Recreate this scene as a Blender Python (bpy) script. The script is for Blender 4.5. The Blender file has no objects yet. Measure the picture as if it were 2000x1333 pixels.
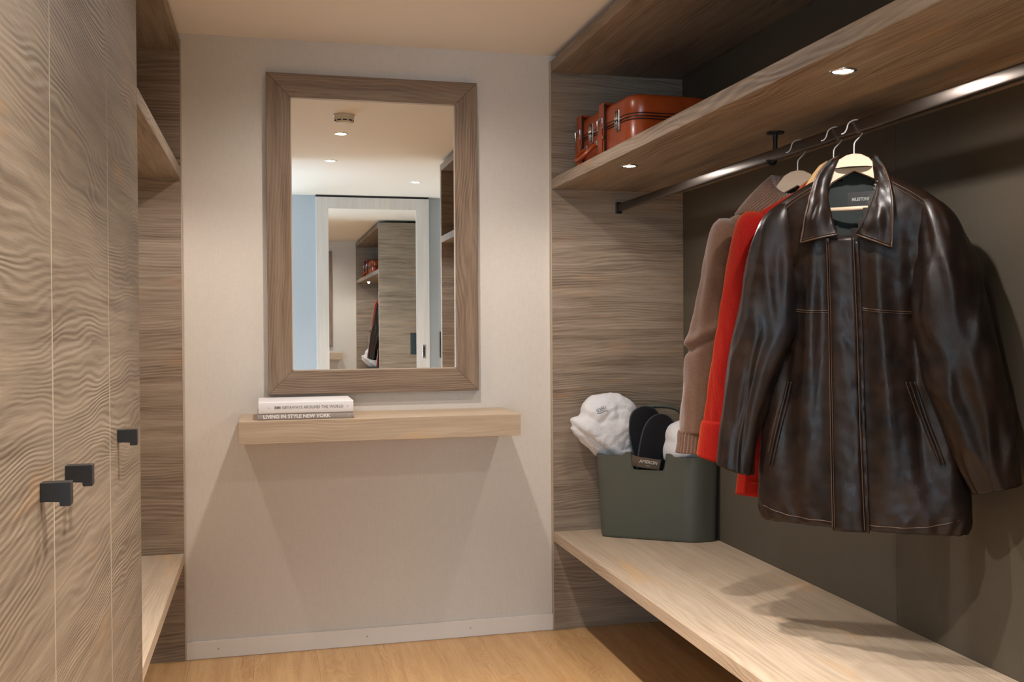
import bpy, bmesh, math, random
from mathutils import Vector, Matrix, noise

random.seed(7)
SC = bpy.context.scene
COL = SC.collection
R = math.radians

# ------------------------------------------------------------------ camera
cam_d = bpy.data.cameras.new('camera')
cam = bpy.data.objects.new('camera', cam_d)
COL.objects.link(cam)
yaw, pitch, roll = .2437, -.0092, -.0065
f = Vector((math.sin(yaw)*math.cos(pitch), math.cos(yaw)*math.cos(pitch), math.sin(pitch)))
r0 = Vector((math.cos(yaw), -math.sin(yaw), 0)); u0 = r0.cross(f)
cr, sr = math.cos(roll), math.sin(roll)
rr = cr*r0 + sr*u0; uu = -sr*r0 + cr*u0
m = Matrix((rr, uu, -f)).transposed().to_4x4()
m.translation = Vector((0, 0, 1.2742))
cam.matrix_world = m
cam_d.sensor_width = 36; cam_d.lens = 1928.4/2000*36
cam_d.shift_y = -12.46/2000
cam_d.clip_start = .02
SC.camera = cam

# ------------------------------------------------------------------ world, lights, exposure
w = bpy.data.worlds.new('sky'); SC.world = w; w.use_nodes = True
bg = w.node_tree.nodes['Background']
bg.inputs[0].default_value = (.62, .80, 1, 1); bg.inputs[1].default_value = 1.6
SC.view_settings.view_transform = 'Standard'; SC.view_settings.look = 'None'
SC.view_settings.gamma = 1; SC.view_settings.use_curve_mapping = False
SC.view_settings.exposure = 0.71

WARM = (1.0, .935, .895)
def light(name, kind, loc, energy, color, **kw):
    d = bpy.data.lights.new(name, kind); d.energy = energy; d.color = color
    for k, v in kw.items(): setattr(d, k, v)
    o = bpy.data.objects.new(name, d); COL.objects.link(o); o.location = loc
    return o
# daylight through the window of the adjoining room
dl = light('daylight', 'AREA', (-3.44, .95, 1.25), 205, (.58, .79, 1), shape='RECTANGLE', size=2.5, size_y=1.9)
dl.rotation_euler = (0, R(-90), 0)
dl.rotation_euler = Vector((1, 0, .12)).to_track_quat('-Z', 'Z').to_euler()
dl2 = light('daylight', 'AREA', (-1.0, -3.13, 1.25), 52, (.58, .79, 1), shape='RECTANGLE', size=1.7, size_y=1.8)
dl2.rotation_euler = Vector((0, 1, .05)).to_track_quat('-Z', 'Z').to_euler()
CEIL_SPOTS = [(.43, 3.15), (.43, 2.06), (.43, 1.10), (1.14, .22)]
SHELF_SPOTS = [(1.257, 3.31), (1.257, 1.97), (-.43, 3.31)]
for i, (x, y) in enumerate(CEIL_SPOTS):
    light('downlight_lamp', 'SPOT', (x, y, 2.385), (44, 150, 140, 30)[i], WARM, spot_size=R((164, 92, 124, 110)[i]), spot_blend=1.0, shadow_soft_size=.03)
for i, (x, y) in enumerate(SHELF_SPOTS):
    light('shelf_lamp', 'SPOT', (x, y, 1.832), (6.8, 9, 7.2)[i], WARM, spot_size=R(178), spot_blend=.5, shadow_soft_size=.015)

# ------------------------------------------------------------------ dimensions
D = 3.97; XL, XR, XB = -.312, 1.156, 1.745; NICHE = -.905
H = 2.4; SB, ST = 1.840, 1.884; BT, BB = .412, .372; TB, TT = 2.327, 2.372
YN = 1.283; YF = -.70; YC = 1.05; YD = 2.65

# ------------------------------------------------------------------ helpers
def wloc(o):
    v = Vector((0, 0, 0))
    while o: v += o.location; o = o.parent
    return v
def tag(o, label=None, cat=None, group=None, kind=None):
    if label: o['label'] = label
    if cat: o['category'] = cat
    if group: o['group'] = group
    if kind: o['kind'] = kind
    return o
def empty(name, loc, label, cat, group=None, rz=0):
    o = bpy.data.objects.new(name, None); COL.objects.link(o)
    o.location = loc; o.rotation_euler = (0, 0, rz); o.empty_display_size = .05
    return tag(o, label, cat, group)
def link_mesh(name, me, mat, parent=None, smooth=False, local=False, mods=None):
    if parent is not None and not local:
        me.transform(Matrix.Translation(-wloc(parent)))
    if smooth:
        me.polygons.foreach_set('use_smooth', [True]*len(me.polygons))
    if mat and not me.materials: me.materials.append(mat)
    o = bpy.data.objects.new(name, me); COL.objects.link(o)
    if parent is not None: o.parent = parent
    return o
def obj(name, bm, mat, parent=None, smooth=False, local=False, kind=None, label=None, auto=None):
    me = bpy.data.meshes.new(name)
    bmesh.ops.recalc_face_normals(bm, faces=bm.faces)
    bm.to_mesh(me); bm.free()
    o = link_mesh(name, me, mat, parent, smooth, local)
    if kind: o['kind'] = kind
    if label: o['label'] = label
    if auto:
        me.set_sharp_from_angle(angle=R(auto))
    return o
def box(bm, x0, x1, y0, y1, z0, z1, bev=0, seg=1):
    vs = [bm.verts.new((x, y, z)) for x in (x0, x1) for y in (y0, y1) for z in (z0, z1)]
    fs = [bm.faces.new([vs[i] for i in q]) for q in ((0,1,3,2), (4,6,7,5), (0,4,5,1), (2,3,7,6), (0,2,6,4), (1,5,7,3))]
    if bev:
        es = list({e for f_ in fs for e in f_.edges})
        bmesh.ops.bevel(bm, geom=es, offset=bev, segments=seg, profile=.5, affect='EDGES')
    return bm
def B(*a, bev=0, seg=1):
    bm = bmesh.new(); return box(bm, *a, bev=bev, seg=seg)
def tube(bm, pts, r, n=8, closed=False, cap=True, rv=None):
    pts = [Vector(p) for p in pts]; rings = []
    N = len(pts); up = Vector((0, 0, 1))
    for i, p in enumerate(pts):
        if closed: t = pts[(i+1) % N] - pts[i-1]
        else: t = pts[min(i+1, N-1)] - pts[max(i-1, 0)]
        if t.length < 1e-9: t = Vector((0, 0, 1))
        t.normalize()
        if i == 0:
            a = up if abs(t.dot(up)) < .9 else Vector((1, 0, 0))
            nrm = (a - t*a.dot(t)).normalized()
        else:
            nrm = (nrm - t*nrm.dot(t))
            nrm = nrm.normalized() if nrm.length > 1e-6 else t.orthogonal().normalized()
        b = t.cross(nrm); rad = rv[i] if rv else r
        rings.append([bm.verts.new(p + rad*(math.cos(k*2*math.pi/n)*nrm + math.sin(k*2*math.pi/n)*b)) for k in range(n)])
    for i in range(N if closed else N-1):
        A, C = rings[i], rings[(i+1) % N]
        for k in range(n): bm.faces.new((A[k], A[(k+1) % n], C[(k+1) % n], C[k]))
    if cap and not closed:
        bm.faces.new(rings[0][::-1]); bm.faces.new(rings[-1])
    return bm
def smooth_path(pts, n):
    """Catmull-Rom through points of any dimension"""
    P = [tuple(p) for p in pts]; P = [P[0]] + P + [P[-1]]; out = []
    segs = len(P) - 3
    for i in range(n):
        s = i/(n-1)*segs; k = min(int(s), segs-1); t = s-k
        a, b, c, d = P[k:k+4]
        out.append(tuple(.5*((2*b[j]) + (-a[j]+c[j])*t + (2*a[j]-5*b[j]+4*c[j]-d[j])*t*t + (-a[j]+3*b[j]-3*c[j]+d[j])*t**3) for j in range(len(b))))
    return out
def lathe(bm, prof, c, n=32):
    rings = [[bm.verts.new((c[0]+r_*math.cos(2*math.pi*k/n), c[1]+r_*math.sin(2*math.pi*k/n), c[2]+z)) for k in range(n)] for r_, z in prof]
    for A, C in zip(rings, rings[1:]):
        for k in range(n): bm.faces.new((A[k], A[(k+1) % n], C[(k+1) % n], C[k]))
    bm.faces.new(rings[0]); bm.faces.new(rings[-1])
    return bm
def grid(bm, rows, closed=False):
    vv = [[bm.verts.new(p) for p in row] for row in rows]
    for A, C in zip(vv, vv[1:]):
        n = len(A)
        for k in range(n if closed else n-1):
            bm.faces.new((A[k], A[(k+1) % n], C[(k+1) % n], C[k]))
    return vv
def mod_solid(o, t, off=0):
    s = o.modifiers.new('solid', 'SOLIDIFY'); s.thickness = t; s.offset = off; return o
def mod_sub(o, n=1):
    s = o.modifiers.new('sub', 'SUBSURF'); s.levels = n; s.render_levels = n; return o
def text_obj(name, s, size, mat, parent, loc, rot, extrude=.0004, sx=1, bold=0, align='LEFT'):
    c = bpy.data.curves.new(name, 'FONT'); c.body = s; c.size = size; c.extrude = extrude
    c.align_x = align; c.align_y = 'CENTER'; c.offset = bold; c.resolution_u = 3
    t = bpy.data.objects.new(name+'_curve', c)
    COL.objects.link(t)
    bpy.context.view_layer.update()
    me = bpy.data.meshes.new_from_object(t.evaluated_get(bpy.context.evaluated_depsgraph_get()))
    bpy.data.objects.remove(t); bpy.data.curves.remove(c)
    me.materials.clear(); me.materials.append(mat)
    me.transform(Matrix.Diagonal((sx, 1, 1, 1)))
    me.name = name
    o = bpy.data.objects.new(name, me); COL.objects.link(o); o.parent = parent
    o.location = loc; o.rotation_euler = rot
    return o

# ------------------------------------------------------------------ materials
class NT:
    def __init__(s, name):
        s.m = bpy.data.materials.new(name); s.m.use_nodes = True; s.t = s.m.node_tree
        s.b = s.t.nodes['Principled BSDF']
    def n(s, kind, **kw):
        x = s.t.nodes.new(kind)
        for k, v in kw.items(): setattr(x, k, v)
        return x
    def l(s, a, b): s.t.links.new(a, b)
    def put(s, sock, v):
        if hasattr(v, 'is_linked') or isinstance(v, bpy.types.NodeSocket): s.l(v, sock)
        else: sock.default_value = v
    def math(s, op, a, b=0.0, c=None):
        x = s.n('ShaderNodeMath', operation=op); s.put(x.inputs[0], a); s.put(x.inputs[1], b)
        if c is not None: s.put(x.inputs[2], c)
        return x.outputs[0]
    def noise(s, vec, scale, detail=3, rough=.5, dist=0):
        x = s.n('ShaderNodeTexNoise'); s.l(vec, x.inputs['Vector']); x.inputs['Scale'].default_value = scale
        x.inputs['Detail'].default_value = detail; x.inputs['Roughness'].default_value = rough
        x.inputs['Distortion'].default_value = dist
        return x.outputs['Fac']
    def ramp(s, fac, stops):
        x = s.n('ShaderNodeValToRGB'); s.l(fac, x.inputs[0]); e = x.color_ramp.elements
        while len(e) < len(stops): e.new(.5)
        for q, (p, c) in zip(e, stops):
            q.position = p; q.color = (c, c, c, 1) if isinstance(c, (int, float)) else (*c, 1)
        return x.outputs[0]
    def mix(s, fac, a, b, mode='MIX'):
        x = s.n('ShaderNodeMix', data_type='RGBA', blend_type=mode)
        s.put(x.inputs[0], fac)
        for sk, v in ((x.inputs[6], a), (x.inputs[7], b)):
            if isinstance(v, tuple): sk.default_value = (*v, 1)
            else: s.l(v, sk)
        return x.outputs[2]
    def bump(s, h, strength, dist=.001, prev=None):
        x = s.n('ShaderNodeBump'); s.l(h, x.inputs['Height']); x.inputs['Strength'].default_value = strength
        x.inputs['Distance'].default_value = dist
        if prev is not None: s.l(prev, x.inputs['Normal'])
        return x.outputs[0]
    def coord(s, rnd=True):
        tc = s.n('ShaderNodeTexCoord').outputs['Object']
        if not rnd: return tc
        oi = s.n('ShaderNodeObjectInfo')
        cm = s.n('ShaderNodeCombineXYZ')
        for i, k in enumerate((7.3, 3.1, 5.7)): s.l(s.math('MULTIPLY', oi.outputs['Random'], k), cm.inputs[i])
        v = s.n('ShaderNodeVectorMath', operation='ADD'); s.l(tc, v.inputs[0]); s.l(cm.outputs[0], v.inputs[1])
        return v.outputs[0]

def srgb(r, g, b):
    return tuple(((c/255)/12.92 if c/255 <= .04045 else ((c/255+.055)/1.055)**2.4) for c in (r, g, b))

def wood(name, axis, light_c, dark_c, patch_c, lines=75, warp=6, rough=.5, bump=.4, rnd=True, contrast=1.0, wlow=1.0):
    """embossed laminate / oak: wavy contour lines running along the axis"""
    k = NT(name); v = k.coord(rnd)
    sp = k.n('ShaderNodeSeparateXYZ'); k.l(v, sp.inputs[0])
    ax = 'xyz'.index(axis); oth = [i for i in range(3) if i != ax]
    g = sp.outputs[ax]
    c = k.math('ADD', sp.outputs[oth[0]], k.math('MULTIPLY', sp.outputs[oth[1]], 1.04))
    def cv(sg, sc, off=0.0):
        q = k.n('ShaderNodeCombineXYZ')
        k.l(k.math('MULTIPLY', g, sg), q.inputs[0]); k.l(k.math('MULTIPLY', c, sc), q.inputs[1]); q.inputs[2].default_value = off
        return q.outputs[0]
    n1 = k.noise(cv(1.1*wlow, 4.2*wlow), 1, 2.5, .5)
    n2 = k.noise(cv(5, 22, 3.3), 1, 2, .5)
    t = k.math('ADD', k.math('MULTIPLY', c, lines), k.math('ADD', k.math('MULTIPLY', n1, warp*2.2), k.math('MULTIPLY', n2, .8)))
    ln = k.math('MULTIPLY_ADD', k.math('SINE', k.math('MULTIPLY', t, 6.283)), .5, .5)
    fine = k.noise(cv(9, 330, 1.7), 1, 3, .65)
    mid = k.noise(cv(2.2, 34, 5.1), 1, 4, .6)
    low = k.noise(cv(1.2, 6.0, 9.2), 1, 3, .55)
    pat = k.noise(cv(2.0, 9.0, 4.4), 1, 3, .6)
    mask = k.ramp(k.noise(cv(1.6, 7.0, 8.8), 1, 2, .5), ((.38, .15), (.62, 1.0)))    # relief strong only in places
    lm = k.math('MULTIPLY', ln, mask)
    d = k.math('ADD', k.math('MULTIPLY', lm, .30*contrast), k.math('ADD', k.math('MULTIPLY', k.ramp(fine, ((.35, 0.0), (.7, 1.0))), .28*contrast), k.math('MULTIPLY', k.ramp(mid, ((.35, 0.0), (.72, 1.0))), .48*contrast)))
    base = k.mix(d, light_c, dark_c)
    base = k.mix(k.ramp(low, ((.35, .0), (.72, .42))), base, tuple(x*.72 for x in light_c))
    base = k.mix(k.ramp(pat, ((.60, .0), (.74, .55))), base, patch_c)
    k.l(base, k.b.inputs['Base Color'])
    k.b.inputs['Roughness'].default_value = rough
    k.b.inputs['Specular IOR Level'].default_value = .35
    h = k.math('ADD', k.math('MULTIPLY', lm, 1.0), k.math('MULTIPLY', fine, .55))
    k.l(k.bump(h, bump, .0012), k.b.inputs['Normal'])
    return k.m

WL, WD, WP = srgb(166, 148, 128), srgb(92, 74, 58), srgb(166, 128, 90)
M = {}
for a in 'xyz':
    M['wood_'+a] = wood('wood_'+a, a, WL, WD, WP, contrast=1.2, bump=.5)
M['door_wood'] = wood('door_wood', 'y', srgb(140, 124, 104), srgb(80, 66, 52), srgb(158, 120, 78), lines=88, warp=9.5, bump=.75, rnd=False, wlow=1.0, contrast=1.15)
for a in 'xyz':
    M['mirror_wood_'+a] = wood('mirror_wood_'+a, a, srgb(150, 127, 104), srgb(92, 69, 50), srgb(142, 104, 72), lines=85, warp=7, contrast=1.2, bump=.6)
M['ledge_wood'] = wood('ledge_wood', 'x', srgb(196, 174, 148), srgb(146, 120, 94), srgb(200, 164, 118), lines=80, warp=4, contrast=.8)
M['bench_wood'] = wood('bench_wood', 'y', srgb(198, 178, 154), srgb(138, 116, 92), srgb(196, 156, 110), lines=60, warp=6, contrast=.8)
M['floor_wood'] = wood('floor_wood', 'y', srgb(204, 164, 114), srgb(158, 114, 70), srgb(188, 140, 86), lines=70, warp=13, rough=.38, bump=.12, wlow=1.4)
M['pale_wood_z'] = wood('pale_wood_z', 'z', srgb(205, 196, 186), srgb(170, 158, 146), srgb(205, 190, 175), contrast=.7, bump=.2)

def plain(name, col, rough=.5, metal=0, spec=.5, bump=None, coat=0, sheen=0, var=0):
    k = NT(name)
    k.b.inputs['Roughness'].default_value = rough; k.b.inputs['Metallic'].default_value = metal
    k.b.inputs['Specular IOR Level'].default_value = spec
    if coat: k.b.inputs['Coat Weight'].default_value = coat; k.b.inputs['Coat Roughness'].default_value = .2
    if sheen: k.b.inputs['Sheen Weight'].default_value = sheen; k.b.inputs['Sheen Roughness'].default_value = .4
    tc = k.n('ShaderNodeTexCoord').outputs['Object']
    if var:
        nn = k.noise(tc, 14, 4, .6)
        k.l(k.mix(k.ramp(nn, ((.3, 0.0), (.7, 1.0))), col, tuple(c*(1-var) for c in col)), k.b.inputs['Base Color'])
    else: k.b.inputs['Base Color'].default_value = (*col, 1)
    if bump:
        sc, st, ds = bump
        k.l(k.bump(k.noise(tc, sc, 3, .6), st, ds), k.b.inputs['Normal'])
    return k.m

def wall_mat(name, col):
    k = NT(name); tc = k.n('ShaderNodeTexCoord').outputs['Object']
    def st(v):
        mp = k.n('ShaderNodeMapping'); k.l(tc, mp.inputs[0]); mp.inputs['Scale'].default_value = v; return mp.outputs[0]
    a = k.noise(st((260, 260, 26)), 1, 2, .5); b = k.noise(st((30, 30, 300)), 1, 2, .5)
    h = k.math('ADD', a, b)
    k.l(k.mix(k.ramp(k.math('MULTIPLY', h, .5), ((.35, 0.0), (.65, 1.0))), col, tuple(c*.93 for c in col)), k.b.inputs['Base Color'])
    k.b.inputs['Roughness'].default_value = .75; k.b.inputs['Specular IOR Level'].default_value = .2
    k.l(k.bump(h, .25, .0006), k.b.inputs['Normal'])
    return k.m
M['wall'] = wall_mat('wall', srgb(211, 202, 190))
M['olive_wall'] = wall_mat('olive_wall', srgb(90, 82, 70))
M['ceiling'] = plain('ceiling_paint', srgb(236, 228, 216), .8, spec=.1, bump=(180, .1, .0005))
M['white_paint'] = plain('white_paint', srgb(220, 212, 202), .4)
M['black'] = plain('black_metal', srgb(34, 32, 31), .42, .3)
M['black_gap'] = plain('black_gap', srgb(12, 12, 12), .9)
M['rail'] = plain('rail_metal', srgb(96, 88, 82), .3, 1.0)
M['edge'] = plain('edge_band', srgb(178, 160, 138), .4)
M['door_edge'] = plain('door_edge', srgb(186, 172, 150), .4)
M['chrome'] = plain('chrome', srgb(205, 205, 205), .18, 1.0)
M['hook'] = plain('hook_steel', srgb(225, 225, 225), .38, .25)
M['switch'] = plain('switch_plastic', srgb(34, 42, 44), .35)
M['plastic_white'] = plain('plastic_white', srgb(226, 218, 204), .45)
M['slot'] = plain('slot_dark', srgb(30, 26, 24), .8)
k = NT('mirror_glass'); k.b.inputs['Base Color'].default_value = (.93, .95, .95, 1); k.b.inputs['Metallic'].default_value = 1; k.b.inputs['Roughness'].default_value = .004; M['mirror'] = k.m
k = NT('lamp_lens'); k.b.inputs['Emission Color'].default_value = (1, .92, .80, 1); k.b.inputs['Emission Strength'].default_value = 14; M['lens'] = k.m

# ------------------------------------------------------------------ the setting
def S(name, bm, mat, label=None, **kw):
    o = obj(name, bm, mat, **kw); o['kind'] = 'structure'
    if label: o['label'] = label
    return o
XW = -3.5; YW = 3.2; YR = -3.2; XF = .15
floor = S('floor', B(XW, 1.9, YR-.1, D+.1, -.06, -.012), M['black_gap'])
x = -1.0; ci = 0; random.seed(3); PW = .236
while x < XB-.001:
    x1 = min(x+PW, XB); y = YF - (ci*.83) % 2.0
    while y < D-.001:
        y1 = min(y+2.0, D); ya = max(y, YF)
        if y1 > YF+.05:
            obj('plank', B(x+.0002, x1-.0002, ya+.0002, y1-.0002, -.012, 0, bev=.0003), M['floor_wood'], floor)
        y = y1
    x = x1; ci += 1
obj('carpet', (lambda bm: (box(bm, XW, -1.0, YF, YW, -.012, -.001), box(bm, XW, XF, YR, YF-.0005, -.012, -.001), bm)[-1])(bmesh.new()), plain('carpet', srgb(150, 140, 128), .95, bump=(300, .5, .003)), floor)
S('ceiling', B(XW, 1.9, YR-.1, D+.1, H, H+.06), M['ceiling'])
S('wall_back', B(NICHE-.12, XB+.12, D, D+.1, 0, H), M['wall'])
wr = S('wall_right', B(XB+.004, XB+.12, YF-.1, D, 0, H), M['slot'])
obj('panel', B(XB, XB+.01, 2.4715, D, 0, H, bev=.0006), M['olive_wall'], wr)
obj('panel', B(XB, XB+.01, YN-.04, 2.4700, 0, H, bev=.0006), M['olive_wall'], wr)
obj('panel', B(XB, XB+.01, YF, YN-.0412, 0, H, bev=.0006), M['wall'], wr)
S('wall_front', B(XF, XB+.12, YF-.1, YF, 0, H), wall_mat('front_wall', srgb(168, 174, 178)))
S('wall_left', B(NICHE-.12, NICHE, YC, D, 0, H), M['wall'])
S('wall_bedroom', B(XW, NICHE-.12, YW, YW+.1, 0, H), M['wall'])
# wall with the window
bm = bmesh.new()
W0, W1, Z0, Z1 = -.35, 2.25, .3, 2.2
for a in ((YR-.1, W0, 0, H), (W1, YW+.1, 0, H), (W0, W1, 0, Z0), (W0, W1, Z1, H)):
    box(bm, XW-.1, XW, *a)
S('wall_window', bm, M['wall'])
win = S('window_1', B(XW-.07, XW-.03, W0, W0+.05, Z0, Z1), M['white_paint'])
for a in ((W1-.05, W1, Z0, Z1), (W0+.05, W1-.05, Z0, Z0+.05), (W0+.05, W1-.05, Z1-.05, Z1), (.92, .98, Z0+.05, Z1-.05)):
    obj('window_frame', B(XW-.07, XW-.03, *a), M['white_paint'], win)
bm = bmesh.new()
V0, V1 = -1.9, -.1
for a in ((XW, V0, 0, H), (V1, XF+.1, 0, H), (V0, V1, 0, Z0), (V0, V1, Z1, H)):
    box(bm, a[0], a[1], YR-.1, YR, a[2], a[3])
S('wall_rear', bm, M['wall'])
S('wall_corridor', B(XF, XF+.1, YR, YF-.1, 0, H), M['wall'])
win2 = S('window_2', B(V0, V0+.05, YR-.07, YR-.03, Z0, Z1), M['white_paint'])
for a in ((V1-.05, V1, Z0, Z1), (V0+.05, V1-.05, Z0, Z0+.05), (V0+.05, V1-.05, Z1-.05, Z1), (-1.03, -.97, Z0+.05, Z1-.05)):
    obj('window_frame', B(a[0], a[1], YR-.07, YR-.03, a[2], a[3]), M['white_paint'], win2)
kg = NT('window_glass'); kg.b.inputs['Transmission Weight'].default_value = 1; kg.b.inputs['Roughness'].default_value = 0; kg.b.inputs['IOR'].default_value = 1.05
for a in ((W0+.05, .92), (.98, W1-.05)):
    obj('pane', B(XW-.053, XW-.047, a[0], a[1], Z0+.05, Z1-.05), kg.m, win)
for a in ((V0+.05, -1.03), (-.97, V1-.05)):
    obj('pane', B(a[0], a[1], YR-.053, YR-.047, Z0+.05, Z1-.05), kg.m, win2)
# baseboard with its screws
bb = S('baseboard_back', B(XL+.004, XR-.003, D-.014, D, 0, .068, bev=.0015), M['white_paint'])
for x in (-.19, .38, .80):
    bm = bmesh.new(); lathe(bm, ((.0035, 0), (.0035, .0015), (.002, .002)), (0, 0, 0), 10)
    o = obj('screw', bm, M['edge'], bb); o.location = (x, D-.0135, .036); o.rotation_euler = (R(90), 0, 0)

# ------------------------------------------------------------------ sliding mirror door behind the camera (seen in the mirror)
DX0, DX1 = .415, 1.385; DY = YF+.045
dr = S('door_1', B(DX0+.105, DX1-.115, YF+.006, DY-.012, .12, 2.285), M['slot'], label='pale wood sliding door with an inset full-length mirror')
obj('stile', B(DX0, DX0+.105, YF+.004, DY, .01, 2.382, bev=.001), M['pale_wood_z'], dr)
st = obj('stile', B(DX1-.115, DX1, YF+.004, DY, .01, 2.382, bev=.001), M['pale_wood_z'], dr)
obj('rail', B(DX0+.105, DX1-.115, YF+.004, DY, 2.285, 2.382, bev=.001), M['pale_wood_z'], dr)
obj('rail', B(DX0+.105, DX1-.115, YF+.004, DY, .01, .12, bev=.001), M['pale_wood_z'], dr)
obj('mirror_pane', B(DX0+.105, DX1-.115, DY-.012, DY-.006, .12, 2.285), M['mirror'], dr)
ph = obj('recessed_pull', B(1.318, 1.350, DY-.001, DY+.002, .995, 1.112, bev=.0008), M['chrome'], st)
obj('finger_slot', B(1.328, 1.342, DY+.002, DY+.003, 1.012, 1.095), M['slot'], st)
S('trim_1', B(DX0-.0, DX1, YF, DY-.004, 2.388, H), M['black'], label='dark ceiling track above the sliding mirror door')
def switch(name, loc, label, facing):
    t = empty(name, loc, label, 'switch', 'black wall switches')
    X, Y, Z = loc; s = facing
    obj('switch_plate', B(X-.04, X+.04, min(Y, Y+.008*s), max(Y, Y+.008*s), Z-.115, Z+.115, bev=.002), M['switch'], t)
    for dz in (-.055, .055):
        obj('rocker', B(X-.026, X+.026, min(Y+.008*s, Y+.012*s), max(Y+.008*s, Y+.012*s), Z+dz-.036, Z+dz+.036, bev=.0015), M['switch'], t)
switch('wall_switch', (1.525, YN-.04, 1.09), 'black double switch plate on the pale wardrobe end panel, seen in the mirror door', -1)
switch('wall_switch', (1.52, YF, 1.11), 'black switch plate on the grey wall right of the sliding mirror door', 1)

# ------------------------------------------------------------------ open wardrobe on the right
wd = empty('open_wardrobe', (1.45, 2.6, 0), 'open grey-brown wood wardrobe with bench, high shelf and clothes rail on the right', 'wardrobe')
obj('side_panel', B(XR, XB, D-.018, D-.0005, 0, TT, bev=.0008), M['wood_x'], wd)
obj('side_panel', B(XR, XB, YN-.04, YN, 0, TT, bev=.0008), M['wood_x'], wd)
obj('top_board', B(XR, XB-.001, YN+.0005, D-.0185, TB, TT, bev=.0012), M['wood_y'], wd)
obj('shelf', B(XR, XB-.001, YN+.0005, D-.0185, SB, ST, bev=.0012), M['wood_y'], wd)
obj('bench_board', B(XR, XB-.001, YN+.0005, D-.0185, BB, BT, bev=.0014), M['bench_wood'], wd)
obj('edge_strip', B(XR-.004, XR, D-.019, D-.001, 0, TT), M['edge'], wd)
RX, RZ0, RZ1 = 1.45, 1.753, 1.785
bm = bmesh.new()
ring = [(RX+.0075*c_, RZ0+.016+dz) for c_, dz in ()]
def oval(y):
    pts = []
    for k_ in range(20):
        a = 2*math.pi*k_/20
        pts.append((RX+.0085*math.copysign(abs(math.cos(a))**.35, math.cos(a)), y, (RZ0+RZ1)/2+.016*math.copysign(abs(math.sin(a))**.35, math.sin(a))))
    return pts
vv = grid(bm, [oval(YN+.002), oval(D-.02)], closed=True); bm.faces.new(vv[0]); bm.faces.new(vv[1][::-1])
rail = obj('clothes_rail', bm, M['rail'], wd, smooth=True, auto=50)
for y in (D-.027, YN+.001):
    obj('rail_socket', B(RX-.014, RX+.014, y, y+.008, RZ0-.008, RZ1+.008, bev=.003, seg=2), M['black'], wd)
bm = bmesh.new()
lathe(bm, ((.026, 0), (.026, -.004), (.008, -.006), (.0065, -.030), (.0065, -.052)), (1.462, 2.645, SB), 20)
br = obj('rail_bracket', bm, M['black'], wd, smooth=True, auto=40)
bm = bmesh.new(); tube(bm, smooth_path([(1.462, 2.645, 1.790), (1.4635, 2.645, 1.77), (1.462, 2.645, 1.750), (1.450, 2.645, 1.7455), (1.438, 2.645, 1.750), (1.4365, 2.645, 1.758)], 16), .005, 8)
obj('rail_cradle', bm, M['black'], br, smooth=True)

# ------------------------------------------------------------------ open shelf unit on the left
ls = empty('open_shelf_unit', (-.6, 3.3, 0), 'open grey-brown wood shelf unit between tall cabinet and back wall on the left', 'shelf')
obj('side_panel', B(NICHE, XL, D-.018, D-.0005, 0, TT, bev=.0008), M['wood_x'], ls)
obj('top_board', B(NICHE, XL, YD+.001, D-.0185, TB, TT, bev=.0012), M['wood_y'], ls)
obj('shelf', B(NICHE, XL, YD+.001, D-.0185, SB, ST, bev=.0012), M['wood_y'], ls)
bn = obj('bench_board', B(NICHE, XL, YD+.001, D-.0185, BB, BT, bev=.0014), M['bench_wood'], ls)
obj('edge_strip', B(XL, XL+.004, D-.019, D-.001, 0, TT), M['edge'], ls)
bm = bmesh.new(); lathe(bm, ((.022, 0), (.022, .003), (.016, .004)), (-.535, 3.74, BT), 20)
obj('cable_grommet', bm, M['black'], bn)

# ------------------------------------------------------------------ tall cabinet with three doors
tc = empty('tall_cabinet', (-.6, 1.85, 0), 'tall closed cabinet with three grey-brown wood doors at the left edge', 'cabinet')
obj('body', B(NICHE, XL-.022, YC+.02, YD-.0005, 0, TT, bev=.001), M['wood_z'], tc)
obj('side_panel', B(NICHE, XL-.001, YC, YC+.019, 0, TT, bev=.001), M['wood_z'], tc)
obj('plinth', B(NICHE, XL-.03, YC+.001, YD-.001, 0, .05), M['black'], tc)
def door(y0, y1, ky, s):
    d = obj('door', B(XL-.020, XL, y0+.0015, y1-.0015, .055, 2.365, bev=.0014, seg=2), M['door_wood'], tc)
    obj('edge_band', B(XL-.0195, XL+.0004, y0+.0012, y0+.0030, .056, 2.364), M['door_edge'], d)
    kb = bmesh.new()
    y0_, y1_ = ky-.011, ky+.011
    # L-shaped pull: shank with a small lip turned down at its front end
    prof = [(XL, 1.029), (XL+.026, 1.029), (XL+.026, 1.022), (XL+.040, 1.022), (XL+.040, 1.056), (XL, 1.056)]
    a = [kb.verts.new((px, y0_, pz)) for px, pz in prof]; c_ = [kb.verts.new((px, y1_, pz)) for px, pz in prof]
    kb.faces.new(a); kb.faces.new(c_[::-1])
    for i in range(6): kb.faces.new((a[i], a[(i+1) % 6], c_[(i+1) % 6], c_[i]))
    bmesh.ops.bevel(kb, geom=kb.edges[:], offset=.0007, segments=1, affect='EDGES')
    obj('handle', kb, M['black'], d, label='black angular pull')
door(2.151, 2.65, 2.262, 1); door(1.602, 2.151, 1.700, 1); door(YC, 1.602, 1.520, -1)

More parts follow.
